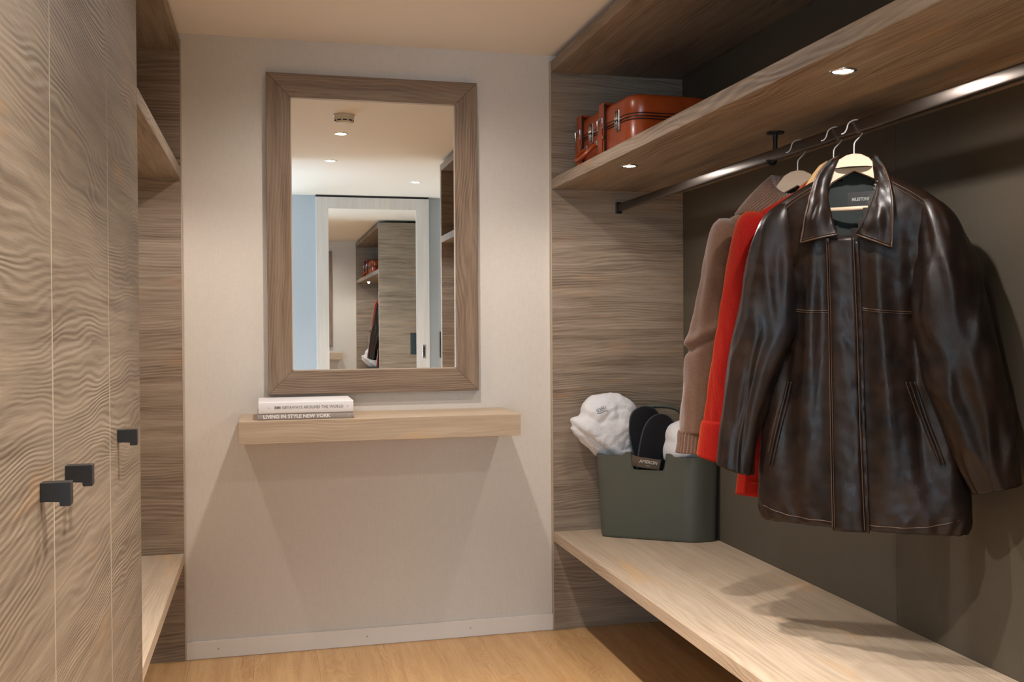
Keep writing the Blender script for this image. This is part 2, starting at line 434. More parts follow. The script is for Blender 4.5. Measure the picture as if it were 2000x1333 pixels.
# ------------------------------------------------------------------ mirror
mr = empty('wall_mirror', (.42, D, 1.0), 'large mirror with a wide grey-brown wood frame above the ledge', 'mirror')
mx0, mx1, mz0, mz1, fw, my = .0052, .8382, 1.0108, 2.2616, .092, D-.032
def mitre(a, b, c_, d_, mat):     # four outer/inner corner points in x,z
    bm = bmesh.new()
    P = (a, b, c_, d_)
    fr = [bm.verts.new((x, my+(.004 if i in (2, 3) else 0), z)) for i, (x, z) in enumerate(P)]
    bk = [bm.verts.new((x, D-.001, z)) for x, z in P]
    bm.faces.new(fr); bm.faces.new(bk[::-1])
    for i in range(4): bm.faces.new((fr[i], bk[i], bk[(i+1) % 4], fr[(i+1) % 4]))
    bmesh.ops.bevel(bm, geom=[e for e in bm.edges if e.verts[0] in fr and e.verts[1] in fr], offset=.0012, segments=1, affect='EDGES')
    obj('frame_rail', bm, mat, mr)
g_ = .0003
mitre((mx0, mz0), (mx1, mz0), (mx1-fw, mz0+fw), (mx0+fw, mz0+fw), M['mirror_wood_x'])
mitre((mx0, mz1), (mx1, mz1), (mx1-fw, mz1-fw), (mx0+fw, mz1-fw), M['mirror_wood_x'])
mitre((mx0, mz0+g_), (mx0, mz1-g_), (mx0+fw-g_, mz1-fw), (mx0+fw-g_, mz0+fw), M['mirror_wood_z'])
mitre((mx1, mz0+g_), (mx1, mz1-g_), (mx1-fw+g_, mz1-fw), (mx1-fw+g_, mz0+fw), M['mirror_wood_z'])
obj('mirror_pane', B(mx0+fw-.001, mx1-fw+.001, D-.022, D-.016, mz0+fw-.001, mz1-fw+.001), M['mirror'], mr)
bm = bmesh.new()
for a in ((mx0+fw-.001, mx0+fw+.0035, mz0+fw, mz1-fw), (mx1-fw-.0035, mx1-fw+.001, mz0+fw, mz1-fw), (mx0+fw, mx1-fw, mz0+fw-.001, mz0+fw+.0035), (mx0+fw, mx1-fw, mz1-fw-.0035, mz1-fw+.001)):
    box(bm, a[0], a[1], D-.027, D-.0222, a[2], a[3])
obj('inner_bead', bm, M['edge'], mr)

# ------------------------------------------------------------------ floating ledge, books
lg = obj('wall_ledge', B(-.1007, .9409, 3.6578, D-.0005, .8534, .936, bev=.0012), M['ledge_wood'])
tag(lg, 'thick light wood ledge fixed to the wall under the mirror', 'shelf')
def book(z0, z1, x0, x1, y0, y1, cover, name_label, titles):
    t = empty('book', ((x0+x1)/2, y0, z0), name_label, 'book', 'books stacked on the ledge')
    bm = bmesh.new(); c_ = .003
    box(bm, x0, x1, y0, y1, z0, z0+c_, bev=.0006); box(bm, x0, x1, y0, y1, z1-c_, z1, bev=.0006)
    # rounded spine
    rows = []
    for i in range(9):
        a = math.pi*i/8; zz = (z0+z1)/2 - (z1-z0)/2*math.cos(a); yy = y0 - .003*math.sin(a)
        rows.append([(x0, yy, zz), (x1, yy, zz)])
    for i in range(9):
        a = math.pi*(8-i)/8; zz = (z0+z1)/2 - ((z1-z0)/2-.0012)*math.cos(a); rows.append([(x0, y0+.002, zz), (x1, y0+.002, zz)])
    rows.append(rows[0]); grid(bm, rows)
    obj('cover', bm, cover, t)
    obj('pages', B(x0+.003, x1-.003, y0+.002, y1-.004, z0+c_, z1-c_), plain('paper', srgb(226, 220, 208), .8), t)
    for s_, sz, dx, mat, sx, bold, ext in titles:
        o = text_obj('lettering', s_, sz, mat, t, (x0+dx-(x0+x1)/2, -.0034, (z1-z0)/2), (R(90), 0, 0), ext, sx, bold)
ink = plain('ink', srgb(120, 112, 108), .6); white_ink = plain('white_ink', srgb(235, 230, 224), .6)
BX0 = -.0306; BX1 = .311
tx1 = [('GETAWAYS AROUND THE WORLD', .0148, .083, ink, .93, 0, .0003), ('BMI', .0150, .056, ink, .93, .0003, .0003), ('L', .009, .035, ink, 1, 0, .0003), ('I', .013, .318, ink, 1, 0, .0003)]
tx0 = [('LIVING IN STYLE NEW YORK', .0185, .020, white_ink, 1.0, .0006, .0003), ('|', .013, .325, white_ink, 1, 0, .0003)]
book(.936, .9600, BX0-.004, BX1, 3.684, 3.93, plain('book_taupe', srgb(158, 146, 138), .5, var=.06), 'grey-taupe hardcover book with white title, lower of the two on the ledge', tx0)
book(.9602, 1.0020, BX0, BX1-.002, 3.681, 3.925, plain('book_white', srgb(226, 222, 220), .45), 'thick white hardcover book with grey title, upper of the two on the ledge', tx1)

# ------------------------------------------------------------------ lights fittings
def fitting(name, x, y, z, rad, label, grp):
    t = empty(name, (x, y, z), label, 'light', grp)
    bm = bmesh.new()
    n = 28; prof = [(rad, 0), (rad, -.002), (rad-.004, -.004), (rad*.8, -.003), (rad*.74, 0)]
    rings = [[bm.verts.new((x+a*math.cos(2*math.pi*k_/n), y+a*math.sin(2*math.pi*k_/n), z+b_)) for k_ in range(n)] for a, b_ in prof]
    for A, C in zip(rings, rings[1:]):
        for k_ in range(n): bm.faces.new((A[k_], A[(k_+1) % n], C[(k_+1) % n], C[k_]))
    obj('rim', bm, M['white_paint'] if z > 2 else M['chrome'], t, smooth=True)
    bm = bmesh.new(); lathe(bm, ((rad*.74, -.0005), (rad*.74, -.0015), (rad*.5, -.0025)), (x, y, z), n)
    obj('lens', bm, M['lens'], t)
fitting('ceiling_downlight', .43, 3.15, H, .042, 'round ceiling downlight nearest the mirror wall, just above the frame', 'ceiling downlights')
fitting('ceiling_downlight', .43, 2.06, H, .042, 'round ceiling downlight next to the smoke detector, seen in the mirror', 'ceiling downlights')
fitting('ceiling_downlight', .43, 1.10, H, .042, 'round ceiling downlight in the middle of the ceiling, seen in the mirror', 'ceiling downlights')
fitting('ceiling_downlight', 1.14, .22, H, .042, 'round ceiling downlight closest to the sliding mirror door, seen in the mirror', 'ceiling downlights')
fitting('shelf_spotlight', 1.257, 3.31, SB, .030, 'small round spotlight under the wardrobe shelf below the suitcase', 'spotlights under the shelves')
fitting('shelf_spotlight', 1.257, 1.97, SB, .030, 'small round spotlight under the wardrobe shelf above the leather jacket', 'spotlights under the shelves')
fitting('shelf_spotlight', -.43, 3.31, SB, .030, 'small round spotlight under the left shelf, hidden behind the cabinet', 'spotlights under the shelves')
sd = empty('smoke_detector', (.41, 2.58, H), 'round white smoke detector on the ceiling, seen in the mirror', 'detector')
bm = bmesh.new(); lathe(bm, ((.057, 0), (.057, -.008), (.054, -.010), (.054, -.014)), (.41, 2.58, H), 36)
obj('base', bm, M['plastic_white'], sd, smooth=True, auto=30)
bm = bmesh.new(); lathe(bm, ((.053, -.014), (.050, -.036), (.044, -.045), (.02, -.049)), (.41, 2.58, H), 36)
obj('cap', bm, M['plastic_white'], sd, smooth=True, auto=40)
for k_ in range(10):
    a0 = 2*math.pi*k_/10
    bm = bmesh.new(); rows = []
    for j in range(5):
        a = a0 + .09 + j*.11
        rows.append([(.41+r_*math.cos(a), 2.58+r_*math.sin(a), H+z_) for r_, z_ in ((.0515, -.030), (.0508, -.0365), (.049, -.0368), (.049, -.030))])
    vv = grid(bm, rows, closed=True); bm.faces.new(vv[0]); bm.faces.new(vv[-1])
    obj('vent_slot', bm, M['slot'], sd)

# ------------------------------------------------------------------ suitcase on the wardrobe shelf
LE = plain('tan_leather', srgb(178, 74, 24), .32, spec=.6, bump=(220, .25, .0006), coat=.3, var=.28)
LED = plain('dark_trim_and_shadow', srgb(60, 24, 12), .45)
sc_a = R(3.4)
su = empty('suitcase', (1.279, 3.67, ST), 'orange-brown leather suitcase with straps and buckles lying on the high shelf', 'suitcase', rz=sc_a)
def rrect(x0, x1, y0, y1, r_, n=8):
    P = []
    for cx, cy, a0 in ((x1-r_, y1-r_, 0), (x0+r_, y1-r_, 90), (x0+r_, y0+r_, 180), (x1-r_, y0+r_, 270)):
        for i in range(n+1):
            a = R(a0+90*i/n); P.append((cx+r_*math.cos(a), cy+r_*math.sin(a)))
    return P
def shell(x0, x1, y0, y1, r_, zs):
    """zs: list of (z, inset)"""
    bm = bmesh.new(); rows = []
    for z, ins in zs:
        rows.append([(px, py, z) for px, py in rrect(x0+ins, x1-ins, y0+ins, y1-ins, max(r_-ins, .01))])
    vv = grid(bm, rows, closed=True); bm.faces.new(vv[0][::-1]); bm.faces.new(vv[-1])
    return bm
hs = .238; sx0, sx1, sy0, sy1 = 0, .42, -.285, .262
obj('base_shell', shell(sx0, sx1, sy0, sy1, .065, ((0, .008), (.004, .002), (.010, 0), (.148, 0), (.152, .002))), LE, su, smooth=True, local=True, auto=40)
obj('lid', shell(sx0-.001, sx1+.001, sy0-.001, sy1+.001, .066, ((.158, .002), (.162, 0), (.212, 0), (.226, .003), (.234, .009), (.238, .020))), LE, su, smooth=True, local=True, auto=50)
obj('seam', shell(sx0, sx1, sy0, sy1, .065, ((.152, .003), (.158, .003))), LED, su, local=True)
for z in (.145, .166):
    bm = bmesh.new(); tube(bm, [(px, py, z) for px, py in rrect(sx0-.0015, sx1+.0015, sy0-.0015, sy1+.0015, .0665)], .0022, 6, closed=True)
    obj('piping', bm, LED, su, smooth=True, local=True)
def strap(yc):
    s_ = obj('strap', (lambda bm: (box(bm, -.012, -.001, yc-.024, yc+.024, .004, .250, bev=.004, seg=2), box(bm, -.012, .42, yc-.024, yc+.024, .241, .250, bev=.003), bm)[-1])(bmesh.new()), LE, su, local=True)
    obj('strap_shadow', B(-.010, -.001, yc-.031, yc-.0245, .004, .244), LED, s_, local=True)  # shadow beside the strap, put in as a dark strip
    obj('strap_loop', B(-.018, -.012, yc-.030, yc+.028, .108, .124, bev=.002), LE, s_, local=True)
    bm = bmesh.new()
    tube(bm, [(-.0165, yc-.026, .150), (-.0165, yc+.026, .150), (-.0165, yc+.026, .188), (-.0165, yc-.026, .188)], .0028, 6, closed=True)
    tube(bm, [(-.018, yc, .150), (-.020, yc, .190)], .0022, 6)
    obj('buckle', bm, M['chrome'], s_, local=True)
    obj('strap_tip', (lambda bm: (box(bm, -.019, -.0125, yc-.018, yc+.018, .030, .165, bev=.003, seg=2), bm)[-1])(bmesh.new()), LE, s_, local=True)
strap(.215); strap(-.022)
bm = bmesh.new()
tube(bm, smooth_path([(-.004, .150, .105), (-.03, .150, .085), (-.055, .135, .058), (-.062, .095, .048), (-.055, .055, .058), (-.03, .040, .085), (-.004, .040, .105)], 22), .009, 10)
h_ = obj('handle', bm, LE, su, smooth=True, local=True)
for y in (.150, .040):
    obj('handle_mount', B(-.010, 0, y-.013, y+.013, .095, .120, bev=.003), M['chrome'], h_, local=True)
def latch(y):
    l_ = obj('latch', B(-.006, 0, y-.016, y+.016, .118, .196, bev=.002), M['chrome'], su, local=True)
    for dy in (-.008, .006):
        bm = bmesh.new(); tube(bm, [(-.009, y+dy, .122), (-.012, y+dy, .160), (-.008, y+dy, .192)], .0032, 8)
        obj('latch_bar', bm, M['chrome'], l_, local=True, smooth=True)
    obj('latch_knob', B(-.014, -.006, y-.012, y+.012, .150, .160, bev=.002), LED, l_, local=True)
latch(-.165); latch(.095)

# ------------------------------------------------------------------ tub with towels and slippers
TUB = plain('olive_plastic', srgb(82, 84, 74), .42, spec=.4, bump=(400, .05, .0003))
tb = empty('storage_tub', (1.52, 3.76, BT), 'dark olive plastic tub with handle cut-outs on the bench', 'basket')
def plan(off, n=6, rad=.035):
    P = [(1.310, 3.806), (1.628, 3.588), (1.732, 3.600), (1.722, 3.905), (1.40, 3.935)]
    c_ = Vector((1.53, 3.77)); out = []
    N = len(P)
    for i in range(N):
        p = Vector(P[i]); a = Vector(P[i-1]); b_ = Vector(P[(i+1) % N])
        r_ = (.028, .045, .03, .03, .03)[i]
        p0 = p + (a-p).normalized()*r_; p1 = p + (b_-p).normalized()*r_
        for j in range(n+1):
            t = j/n; q = (1-t)**2*p0 + 2*t*(1-t)*p + t*t*p1
            out.append(q)
        # straight points
        nx = P[(i+1) % N]; rn = (.028, .045, .03, .03, .03)[(i+1) % N]
        q1 = b_ + (p-b_).normalized()*rn
        nn = 110 if i == 0 else 16
        for j in range(1, nn): out.append(p1.lerp(q1, j/nn))
    return [c_ + (q-c_)*(1+off*(.55 if q.x > 1.6 or q.y > 3.85 else 1.2)) for q in out]
bm = bmesh.new()
HT = .335
def tub_profile():
    return [(0.0, -.035), (.004, -.012), (.014, 0.0), (.10, .018), (.20, .038), (.27, .055), (.300, .062), (HT-.012, .068), (HT-.004, .078), (HT, .080)]
base = plan(0); NP = len(base)
def rim_lift(q):
    # along the front face: two small rims beside the hand hole
    A = Vector((1.30, 3.81)); B_ = Vector((1.63, 3.58)); d_ = (B_-A); t = (q-A).dot(d_)/d_.length_squared
    dist = abs((q-A).cross(d_.normalized())) if hasattr(q, 'cross') else 0
    return t, dist
rowsO, rowsI = [], []
for z, off in tub_profile():
    ro = []
    for q in plan(off):
        t, dist = rim_lift(q); lift = 0
        if dist < .05:
            ad = abs(t-.53)
            lift = .015*math.exp(-((ad-.20)/.055)**4) if ad > .14 else .015
            hole = max(0, min(1, (.178-ad)/.034)); hole = math.sqrt(1-(1-hole)**2)
            lift = lift*(1-hole) - .054*hole
        zz = z*(1 + lift/HT) if z > .2 else z
        if z > .2: zz = z + lift*(z-.2)/(HT-.2)
        ro.append((q.x, q.y, BT+.0005+zz))
    rowsO.append(ro)
for (z, off), ro in zip(tub_profile(), rowsO):
    ri = []
    for (px, py, pz) in ro:
        c_ = Vector((1.53, 3.77)); q = Vector((px, py)) - c_; q = c_ + q*(1-.004/max(q.length, .01)-.012)
        ri.append((q.x, q.y, max(pz, BT+.006)))
    rowsI.append(ri)
vv = grid(bm, rowsO + rowsI[::-1], closed=True)
bm.faces.new(vv[0][::-1]); bm.faces.new(vv[-1])
obj('tub_body', bm, TUB, tb, smooth=True, auto=60)
bm = bmesh.new()
pth = smooth_path([(1.50, 3.905, .740), (1.502, 3.90, .83), (1.508, 3.893, .895), (1.53, 3.885, .925), (1.57, 3.875, .932), (1.63, 3.86, .930), (1.675, 3.85, .915), (1.69, 3.845, .88), (1.695, 3.845, .82), (1.695, 3.845, .740)], 40)
rows = []
for i, p in enumerate(pth):
    p = Vector(p); t = (Vector(pth[min(i+1, 39)])-Vector(pth[max(i-1, 0)])).normalized()
    nb = Vector((.2, .97, 0)).normalized(); na = t.cross(nb).normalized()
    rows.append([p + na*(.009*math.cos(a)) + nb*(.014*math.sin(a)) for a in [2*math.pi*k_/12 for k_ in range(12)]])
vv = grid(bm, rows, closed=True); bm.faces.new(vv[0]); bm.faces.new(vv[-1][::-1])
obj('handle', bm, TUB, tb, smooth=True)
bm = bmesh.new()
for (za, zb, ra) in ((0, .004, .055),):
    pass
bm.free()

TERRY = plain('white_terry', srgb(226, 224, 224), .95, spec=.1, bump=(260, .9, .004), sheen=.3)
def blob(outline, cy, depth, nx, folds, cx=None, cz=None, seed=0, ns=64, nr=26, tilt=0.0):
    """closed soft body whose front view is the outline (x,z)"""
    cx = cx or sum(p[0] for p in outline)/len(outline); cz = cz or sum(p[1] for p in outline)/len(outline)
    pol = sorted([(math.atan2(z-cz, x-cx), math.hypot(x-cx, z-cz)) for x, z in outline])
    def rad(a):
        a = (a+math.pi) % (2*math.pi) - math.pi
        for i in range(len(pol)):
            a0, r0_ = pol[i-1]; a1, r1_ = pol[i]
            if i == 0: a0 -= 2*math.pi
            if a0 <= a <= a1:
                t = (a-a0)/max(a1-a0, 1e-6); t = t*t*(3-2*t)*.5+t*.5; return r0_+(r1_-r0_)*t
        a0, r0_ = pol[-1]; a1, r1_ = pol[0]; t = (a-a0)/(a1+2*math.pi-a0); return r0_+(r1_-r0_)*t
    bm = bmesh.new(); rows = []
    for i in range(1, nr):
        th = math.pi*i/nr; s = math.sin(th); c_ = math.cos(th)
        row = []
        for j in range(ns):
            a = 2*math.pi*j/ns; r_ = rad(a)*s**.75
            x = cx+r_*math.cos(a); z = cz+r_*math.sin(a); y = cy - depth*math.copysign(abs(c_)**.9, c_) + tilt*(z-cz)
            nz = noise.noise(Vector((x*16+seed, y*16, z*16)))
            rg = folds(a, s, x-cx, z-cz)
            dv = Vector((math.cos(a)*s, -c_, math.sin(a)*s))
            p = Vector((x, y, z)) + dv*(nz*.006*min(1, 1.4-s*.6) + rg)
            row.append(p)
        rows.append(row)
    vv = grid(bm, rows, closed=True); bm.faces.new(vv[0]); bm.faces.new(vv[-1][::-1])
    return bm
tow = [(1.183, .861), (1.193, .894), (1.228, .911), (1.241, .958), (1.276, .987), (1.333, .998), (1.399, .990), (1.448, .960), (1.470, .921), (1.462, .844), (1.455, .771), (1.43, .71), (1.38, .695), (1.335, .725), (1.268, .775), (1.223, .814), (1.198, .838)]
tow = [(x_*1.0195, 1.274+(z_-1.274)*1.0195) for x_, z_ in tow]
def roll_folds(a, s, dx, dz):
    def crease(nx, nz, c_, w_, am): 
        q = dx*nx+dz*nz-c_; return am*math.exp(-(q/w_)**2)
    d = 0
    d += crease(.62, .78, -.075, .008, -.014)*(dx < .05)           # flap along the lower left
    d += crease(.62, .78, -.048, .014, .007)*(dx < .06)
    rr_ = math.hypot((dx-.03)/1.0, (dz+.00)/1.15)
    d += -.006*math.exp(-((rr_-.086-.014*math.sin(a*2+1))/.007)**2)*(math.sin(a+.8) > -.2)   # spiral of the roll
    d += -.004*math.exp(-((dx*.3+dz*.95-.045-.02*math.sin(dx*30))/.008)**2)
    d += .005*noise.noise(Vector((dx*17, dz*17, 2.2))) + .004*noise.noise(Vector((dx*42, dz*42, 5.2))) + .0015*noise.noise(Vector((dx*70, dz*70, 7.2)))
    return d*min(1, 1.6-s*.9)
o = obj('bathrobe', blob(tow, 3.874, .070, 0, roll_folds, cx=1.361, cz=.837, seed=3, ns=120, nr=60), TERRY, None, smooth=True)
tag(o, 'rolled white terry bathrobe with grey embroidered emblem stuffed in the tub', 'bathrobe')
# embroidered emblem on the roll
from mathutils.bvhtree import BVHTree
bvh = BVHTree.FromPolygons([v.co[:] for v in o.data.vertices], [p.vertices[:] for p in o.data.polygons])
def on_robe(x, z):
    h = bvh.ray_cast(Vector((x, 3.4, z)), Vector((0, 1, 0)))[0]
    return (h if h else Vector((x, 3.72, z))) + Vector((0, -.0012, 0))
bm = bmesh.new()
for strokes in ([(0, 8), (-5, 10), (-8, 4), (-4, 0), (0, 3), (-3, 5)], [(3, 10), (8, 11), (5, 7), (9, 4), (6, 0), (2, 2)], [(12, 1), (12, 12), (17, 12), (18, 8), (13, 6.5), (19, 5), (17, 1), (12, 1)], [(22, 12), (22, 3), (27, 2), (29, 12)], [(-10, -3), (5, -5), (20, -4), (32, -6)]):
    tube(bm, [on_robe(1.312+.0011*a_*.95+.0011*b_*-.25, .921+.0011*b_+.0011*a_*.30) for a_, b_ in smooth_path(strokes, 26)], .0010, 5)
obj('embroidered_emblem', bm, plain('grey_thread', srgb(96, 96, 104), .7), o)
o2 = obj('towel', blob([(1.565, .72), (1.58, .80), (1.605, .875), (1.65, .89), (1.70, .83), (1.728, .775), (1.72, .742), (1.64, .70)], 3.74, .10, 0, lambda a, s, dx, dz: .006*math.sin(a*3+s*6), cx=1.645, cz=.79, seed=9), TERRY, None, smooth=True)
tag(o2, 'folded white terry towel in the right end of the tub behind the slippers', 'towel')

VELVET = plain('black_velvet', srgb(14, 14, 18), .8, spec=.25, bump=(300, .5, .001), sheen=.25)
PIPE = plain('slipper_piping', srgb(52, 52, 58), .55)
def slab(out2, y, th, name, mat, parent, lean=.0, bev=.008, puff=.010):
    """outline in x,z, extruded in y, softly domed; lean tips the top backwards"""
    bm = bmesh.new(); N = len(out2)
    cx = sum(p[0] for p in out2)/N; cz = sum(p[1] for p in out2)/N
    rows = []
    prof = ((.05, -th/2-puff), (.35, -th/2-puff*.9), (.65, -th/2-puff*.6), (.88, -th/2-puff*.15), (.97, -th/2+.002), (1, -th/2+.006), (1, th/2-.006), (.97, th/2-.001), (.88, th/2), (.5, th/2), (.05, th/2))
    for s, dy in prof:
        rows.append([(cx+(px-cx)*s, y+dy+lean*(cz+(pz-cz)*s-.70), cz+(pz-cz)*s) for px, pz in out2])
    vv = grid(bm, rows, closed=True); bm.faces.new(vv[0]); bm.faces.new(vv[-1][::-1])
    o_ = obj(name, bm, mat, parent, smooth=True)
    return o_, [(px, y-th/2+.004+lean*(pz-.70), pz) for px, pz in out2]
sl1 = smooth_path([(1.469, .655), (1.456, .739), (1.443, .802), (1.439, .865), (1.455, .915), (1.497, .937), (1.542, .930), (1.569, .899), (1.564, .819), (1.539, .736), (1.523, .655), (1.469, .655)], 56)[:-1]
sl2 = smooth_path([(1.459, .655), (1.462, .733), (1.471, .789), (1.489, .851), (1.519, .892), (1.561, .908), (1.602, .893), (1.623, .859), (1.616, .809), (1.594, .768), (1.574, .735), (1.556, .708), (1.549, .655), (1.459, .655)], 56)[:-1]
for nm, sl, y, lab, ln in (('slipper', sl1, 3.803, 'black velvet slipper standing upright in the tub, the rear one next to the bathrobe', .05),
                       ('slipper', sl2, 3.768, 'black velvet slipper standing upright in the tub, the front one with a lighter edge', .05)):
    t = empty(nm, (1.46, y, .69), lab, 'slipper', 'pair of slippers')
    o_, edge = slab(sl, y, .022, 'sole', VELVET, t, lean=ln)
    bm = bmesh.new(); tube(bm, edge, .0026, 6, closed=True); obj('piping', bm, PIPE, t, smooth=True)
BAND = plain('brown_card', srgb(112, 94, 78), .5)
BT_ = R(10)
pb = empty('paper_band', (1.496, 3.744, .712), 'brown card band with pale lettering wrapped around the slippers', 'band')
def band_face(x0, x1, y0, y1):
    o_ = obj('card', B(x0, x1, y0, y1, -.021, .021, bev=.0003), BAND, pb, local=True)
    o_.rotation_euler = (0, BT_, 0)
band_face(-.052, .052, 0, .0015); band_face(-.052, .052, .074, .0755); band_face(-.052, -.0505, .0015, .074); band_face(.0505, .052, .0015, .074)
cream = plain('cream_ink', srgb(220, 208, 190), .6)
text_obj('lettering', 'AMERON', .0190, cream, pb, (.0008, -.0004, .004), (R(90), BT_, 0), .0003, 1.0, .0003, 'CENTER')
text_obj('lettering', 'HOTELS', .0060, cream, pb, (-.0015, -.0004, -.011), (R(90), BT_, 0), .0003, 1.0, 0, 'CENTER')

# ------------------------------------------------------------------ garments (local frame: x along the shoulders, -y is the front, z = height-1.70)
A_G = R(42); ZG = 1.70
def interp(rows, v):
    """rows sorted by descending v; each (v, ...)"""
    if v >= rows[0][0]: return rows[0][1:]
    for a, b_ in zip(rows, rows[1:]):
        if a[0] >= v >= b_[0]:
            t = (a[0]-v)/(a[0]-b_[0]); i = rows.index(a)
            p = rows[max(i-1, 0)]; q = rows[min(i+2, len(rows)-1)]
            out = []
            for j in range(1, len(a)):
                h = a[0]-b_[0]
                ma = (b_[j]-p[j])/max(p[0]-b_[0], 1e-6)*h if p is not a else (b_[j]-a[j])
                mb = (q[j]-a[j])/max(a[0]-q[0], 1e-6)*h if q is not b_ else (b_[j]-a[j])
                t2, t3 = t*t, t*t*t
                out.append((2*t3-3*t2+1)*a[j]+(t3-2*t2+t)*ma+(-2*t3+3*t2)*b_[j]+(t3-t2)*mb)
            return tuple(out)
    return rows[-1][1:]
def cloth_tube(rows, nv, ns, fold, keep=None, hem_in=.007, ex=.85, vslope=0.0, close_top=True):
    """rows: (v, left, right, yc, hy). Hollow garment tube, turned in at the bottom"""
    bm = bmesh.new(); v0, v1 = rows[0][0], rows[-1][0]; R_ = []
    def ring(v, shrink=0.0):
        l_, r_, yc, hy = interp(rows, v); uc, hu = (l_+r_)/2, (r_-l_)/2
        hu = max(hu-shrink, .002); hy = max(hy-shrink, .002); out = []
        for k_ in range(ns):
            a = 2*math.pi*k_/ns; ca, sa = math.cos(a), math.sin(a)
            x = uc+hu*math.copysign(abs(ca)**ex, ca); y = yc-hy*math.copysign(abs(sa)**ex, sa)
            nrm = Vector((ca*hy, -sa*hu, 0)); nrm = nrm.normalized() if nrm.length else Vector((0, -1, 0))
            d_ = fold(x, v, a)
            out.append((x+nrm.x*d_, y+nrm.y*d_, v-ZG+vslope*(x-uc)*max(0, 1-(v-v1)/.12) ))
        return out
    for i in range(nv+1):
        v = v0+(v1-v0)*i/nv; R_.append(ring(v))
    for i in range(4):
        R_.append(ring(v1+.0+.02*i, hem_in))
    vv = grid(bm, R_, closed=True)
    if close_top: bm.faces.new(vv[0])
    if keep:
        kill = [f_ for f_ in bm.faces if not keep(f_.calc_center_median())]
        bmesh.ops.delete(bm, geom=kill, context='FACES')
    return bm
N3 = lambda a, b_, c_: noise.noise(Vector((a, b_, c_)))
def hanger(parent_loc, label, wood_m, hook_lean=0, headw=.05):
    X, Y = parent_loc
    t = empty('coat_hanger', (X, Y, ZG), label, 'hanger', 'wooden coat hangers on the rail', rz=-A_G)
    top = [(-.165, 1.566), (-.14, 1.584), (-.11, 1.606), (-.075, 1.636), (-.052, 1.672), (-.036, 1.692), (-.018, 1.702), (0, 1.705), (.018, 1.702), (.036, 1.692), (.052, 1.672), (.075, 1.636), (.11, 1.606), (.14, 1.584), (.165, 1.566)]
    bot = [(-.165, 1.552), (-.14, 1.560), (-.11, 1.580), (-.075, 1.610), (-.052, 1.634), (-.036, 1.643), (-.018, 1.652), (0, 1.661), (.018, 1.652), (.036, 1.643), (.052, 1.634), (.075, 1.610), (.11, 1.580), (.14, 1.560), (.165, 1.552)]
    bm = bmesh.new(); rows = []
    for (x, a), (_, b_) in zip(top, bot):
        th = .007+.005*min(1, abs(x)/.15); yo = -.008*(x/.2)**2
        rows.append([(x, yo-th, b_-ZG+.002), (x, yo-th, a-ZG-.002), (x, yo-th+.003, a-ZG), (x, yo+th-.003, a-ZG), (x, yo+th, a-ZG-.002), (x, yo+th, b_-ZG+.002), (x, yo+th-.003, b_-ZG), (x, yo-th+.003, b_-ZG)])
    vv = grid(bm, rows, closed=True); bm.faces.new(vv[0]); bm.faces.new(vv[-1][::-1])
    obj('hanger_body', bm, wood_m, t, local=True, smooth=True, auto=45)
    bm = bmesh.new(); tube(bm, [(-.155, -.016, 1.564-ZG), (.155, -.016, 1.564-ZG)], .0055, 10)
    obj('trouser_bar', bm, wood_m, t, local=True, smooth=True)
    # the hook swivels to lie across the rail
    c_, s_ = math.cos(A_G), math.sin(A_G)
    pts = [(0, 1.695), (0, 1.722), (.002, 1.733), (.010, 1.742), (.021, 1.753), (.0255, 1.768), (.022, 1.782), (.010, 1.7905), (-.004, 1.7885), (-.016, 1.780), (-.021, 1.766), (-.028, 1.756), (-.036, 1.753)]
    path = [(dx*c_, dx*s_, z-ZG) for dx, z in smooth_path(pts, 44)]
    bm = bmesh.new(); tube(bm, path, .0017, 8)
    obj('hook', bm, M['hook'], t, local=True, smooth=True)
    return t
HW1 = wood('hanger_wood', 'x', srgb(206, 182, 156), srgb(178, 150, 122), srgb(206, 182, 156), lines=60, warp=4, contrast=.5, bump=.1, rough=.4)
HW2 = wood('hanger_wood_golden', 'x', srgb(206, 164, 108), srgb(176, 130, 80), srgb(206, 164, 108), lines=60, warp=4, contrast=.5, bump=.1, rough=.4)
Y1, Y2, Y3 = 2.224, 2.317, 2.498
hanger((1.45, Y1), 'pale wooden hanger holding the leather jacket', HW1)
hanger((1.45, Y2), 'golden wooden hanger holding the red coat, between the other two hangers', HW2)
hanger((1.45, Y3), 'pale wooden hanger holding the brown sweater, nearest the rail bracket', HW1)

# --- leather jacket
k = NT('brown_leather'); tcv = k.n('ShaderNodeTexCoord').outputs['Object']
n_a = k.noise(tcv, 9, 4, .6); n_b = k.noise(tcv, 34, 2, .5); n_c = k.noise(tcv, 300, 3, .6)
k.l(k.mix(k.ramp(n_a, ((.35, 0.0), (.68, 1.0))), srgb(37, 24, 17), srgb(14, 11, 11)), k.b.inputs['Base Color'])
k.l(k.ramp(n_b, ((.3, .31), (.7, .46))), k.b.inputs['Roughness'])
k.b.inputs['Specular IOR Level'].default_value = .32
mpv = k.n('ShaderNodeMapping'); k.l(tcv, mpv.inputs[0]); mpv.inputs['Scale'].default_value = (1, 1, .38)
n_d = k.noise(mpv.outputs[0], 24, 2, .5)
b1 = k.bump(n_d, .22, .006); b2 = k.bump(n_b, .2, .0008, b1); b3 = k.bump(n_c, .35, .0008, b2)
k.l(b3, k.b.inputs['Normal'])
LEATHER = k.m
SEAM = plain('leather_seam', srgb(74, 54, 40), .4)
LINING = plain('dark_lining', srgb(38, 44, 42), .9, bump=(500, .6, .001))
J = empty('leather_jacket', (1.45, Y1, ZG), 'dark brown leather jacket with pointed collar, front of the hanging clothes', 'jacket', rz=-A_G)
